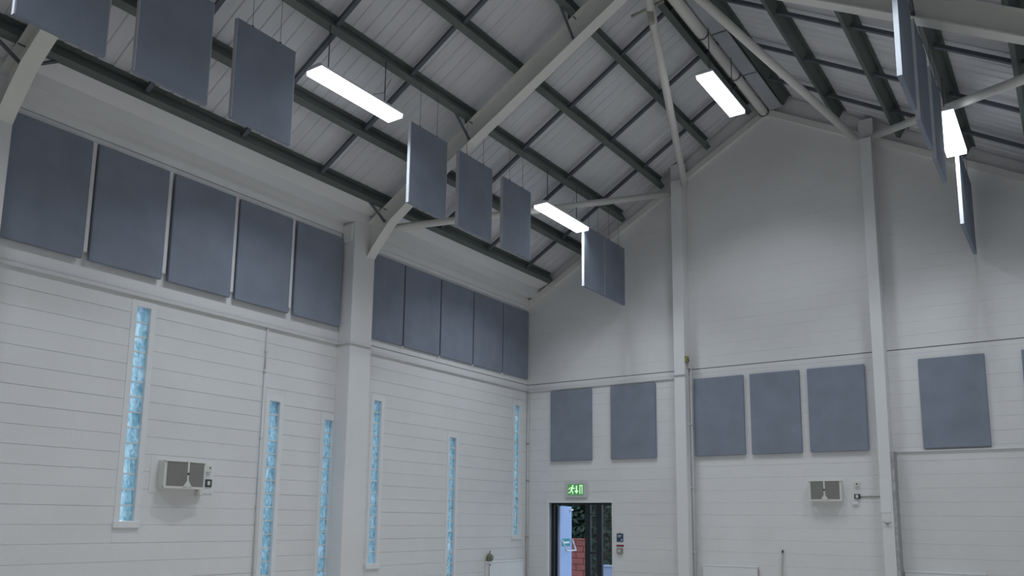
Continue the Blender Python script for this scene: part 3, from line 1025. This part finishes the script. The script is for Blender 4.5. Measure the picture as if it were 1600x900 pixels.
low_board((3.96, 4.99, YE - 0.04, YE - 0.002, 0.99), 'low white board on the gable wall right of the left column')
low_board((7.42, 8.58, YE - 0.04, YE - 0.002, 1.02), 'low white board on the gable wall right of the right column')
cb = root('low_cupboard', (0.08, 14.3, 0.0), 'low white cupboard on the left wall in the far corner', 'cupboard')
box('body', (0.004, 0.12, 13.68, 14.88, 0.0, 0.92), 'white_trim', cb, 0.004)
box('top', (0.004, 0.126, 13.67, 14.89, 0.92, 0.945), 'white_trim', cb, 0.004)
box('edge_strip', (0.112, 0.124, 13.672, 13.684, 0.0, 0.90), 'bracket', cb)
box('hinge', (0.12, 0.127, 13.69, 13.72, 0.87, 0.895), 'charcoal', cb)

jg = root('jug', (0.066, 13.755, 0.945), 'olive jug with dark lid lever standing on the low corner cupboard', 'jug')
jx, jy, jz = 0.066, 13.755, 0.945
prof_j = [(0.048, 0), (0.056, 0.01), (0.058, 0.10), (0.052, 0.125), (0.03, 0.15), (0.02, 0.158)]
vs, fs = [], []
n = 18
for r_, h_ in prof_j:
    for k in range(n):
        t_ = 2 * math.pi * k / n
        vs.append((jx + r_ * math.cos(t_), jy + r_ * math.sin(t_), jz + h_))
for i in range(len(prof_j) - 1):
    for k in range(n):
        fs.append((i * n + k, i * n + (k + 1) % n, (i + 1) * n + (k + 1) % n, (i + 1) * n + k))
fs.append(tuple(range(n - 1, -1, -1)))
fs.append(tuple((len(prof_j) - 1) * n + k for k in range(n)))
mesh('body', vs, fs, 'olive', jg, True)
tube('handle', [(jx + 0.02, jy + 0.05, jz + 0.115), (jx + 0.03, jy + 0.085, jz + 0.105), (jx + 0.03, jy + 0.09, jz + 0.06), (jx + 0.02, jy + 0.052, jz + 0.03)], 0.011, 'olive', jg, 8)
tube('lid_lever', [(jx, jy - 0.005, jz + 0.155), (jx + 0.01, jy + 0.012, jz + 0.215)], 0.009, 'charcoal', jg, 8)

po = root('pole', (5.43, YE - 0.1, 0), 'thin dark pole leaning against the gable wall', 'pole')
tube('shaft', [(5.40, YE - 0.12, 0.0), (5.445, YE - 0.02, 1.27)], 0.012, 'bracket', po, 8)
tube('tip', [(5.444, YE - 0.022, 1.245), (5.447, YE - 0.018, 1.29)], 0.016, 'charcoal', po, 8)

# ------------------------------------------------------------------ outside the door
gd = box('ground', (-14, 16, YE + 0.31, 40, -0.25, -0.02), 'paving')
tag(gd, kind='structure')
gl2 = box('ground_side', (-14, -0.31, YB, YE + 0.3, -0.25, -0.02), 'paving')
tag(gl2, kind='structure')
bw = root('brick_wall', (-0.8, 18.1, 0), 'red brick garden wall seen through the exit door', 'wall')
box('core', (-1.6, -0.10, 18.02, 18.2, 0, 1.28), 'brick_mortar', bw)
z = 0.0
k = 0
while z < 1.27:
    x = -1.6 - (0.2 if k % 2 else 0)
    while x < -0.12:
        xa, xb = max(x, -1.6), min(x + 0.4, -0.10)
        if xb - xa > 0.05:
            box('brick', (xa + 0.006, xb - 0.006, 17.99, 18.06, z + 0.006, z + 0.139), 'brick', bw, 0.004)
        x += 0.4
    z += 0.145
    k += 1
box('coping', (-1.62, -0.08, 17.97, 18.22, 1.30, 1.335), 'brick', bw, 0.006)


lw = root('low_wall', (0.6, 20.3, -0.02), 'pale low garden wall glimpsed through the right panes of the exit door', 'wall')
box('body', (-0.9, 1.9, 20.2, 20.4, -0.02, 0.56), 'paving', lw, 0.01)
box('coping', (-0.93, 1.93, 20.16, 20.44, 0.56, 0.61), 'paving', lw, 0.01)


def bush(cx, cy, rx, ry, h, n, label, trunk=True):
    b = root('garden_tree', (cx, cy, 0), label, 'tree', 'greenery outside the exit door')
    r2 = random.Random(int(cx * 100 + cy * 7))
    vs, fs = [], []
    for i in range(n):
        u, v = r2.uniform(0, 2 * math.pi), r2.uniform(-1, 1)
        rr = r2.uniform(0.55, 1.0)
        sx = math.sqrt(1 - v * v)
        p = Vector((cx + rx * rr * sx * math.cos(u), cy + ry * rr * sx * math.sin(u), h * 0.5 + 0.5 * h * rr * v + 0.05))
        a = Vector((r2.gauss(0, 1), r2.gauss(0, 1), r2.gauss(0, 0.6))).normalized()
        c = a.cross(Vector((r2.gauss(0, 1), r2.gauss(0, 1), r2.gauss(0, 1)))).normalized()
        s = r2.uniform(0.06, 0.14)
        k0 = len(vs)
        vs += [p - a * s, p + c * s * 0.45, p + a * s, p - c * s * 0.45]
        fs.append((k0, k0 + 1, k0 + 2, k0 + 3))
    tag(mesh('foliage', vs, fs, 'leaf', b), kind='stuff')
    if trunk:
        tube('trunk', [(cx, cy, -0.02), (cx + 0.05, cy, h * 0.4), (cx, cy, h * 0.9)], 0.13, 'bark', b, 10, [0.15, 0.12, 0.05])
    return b


bush(-1.9, 21.5, 1.5, 1.2, 4.6, 12000, 'dark tree behind the brick wall seen through the exit door')
bush(0.95, 22.6, 1.2, 1.0, 4.2, 12000, 'leafy shrub beyond the right half of the exit door')
bush(-4.5, 26.5, 3.0, 2.0, 7.0, 16000, 'tall dark tree furthest away beyond the exit door')
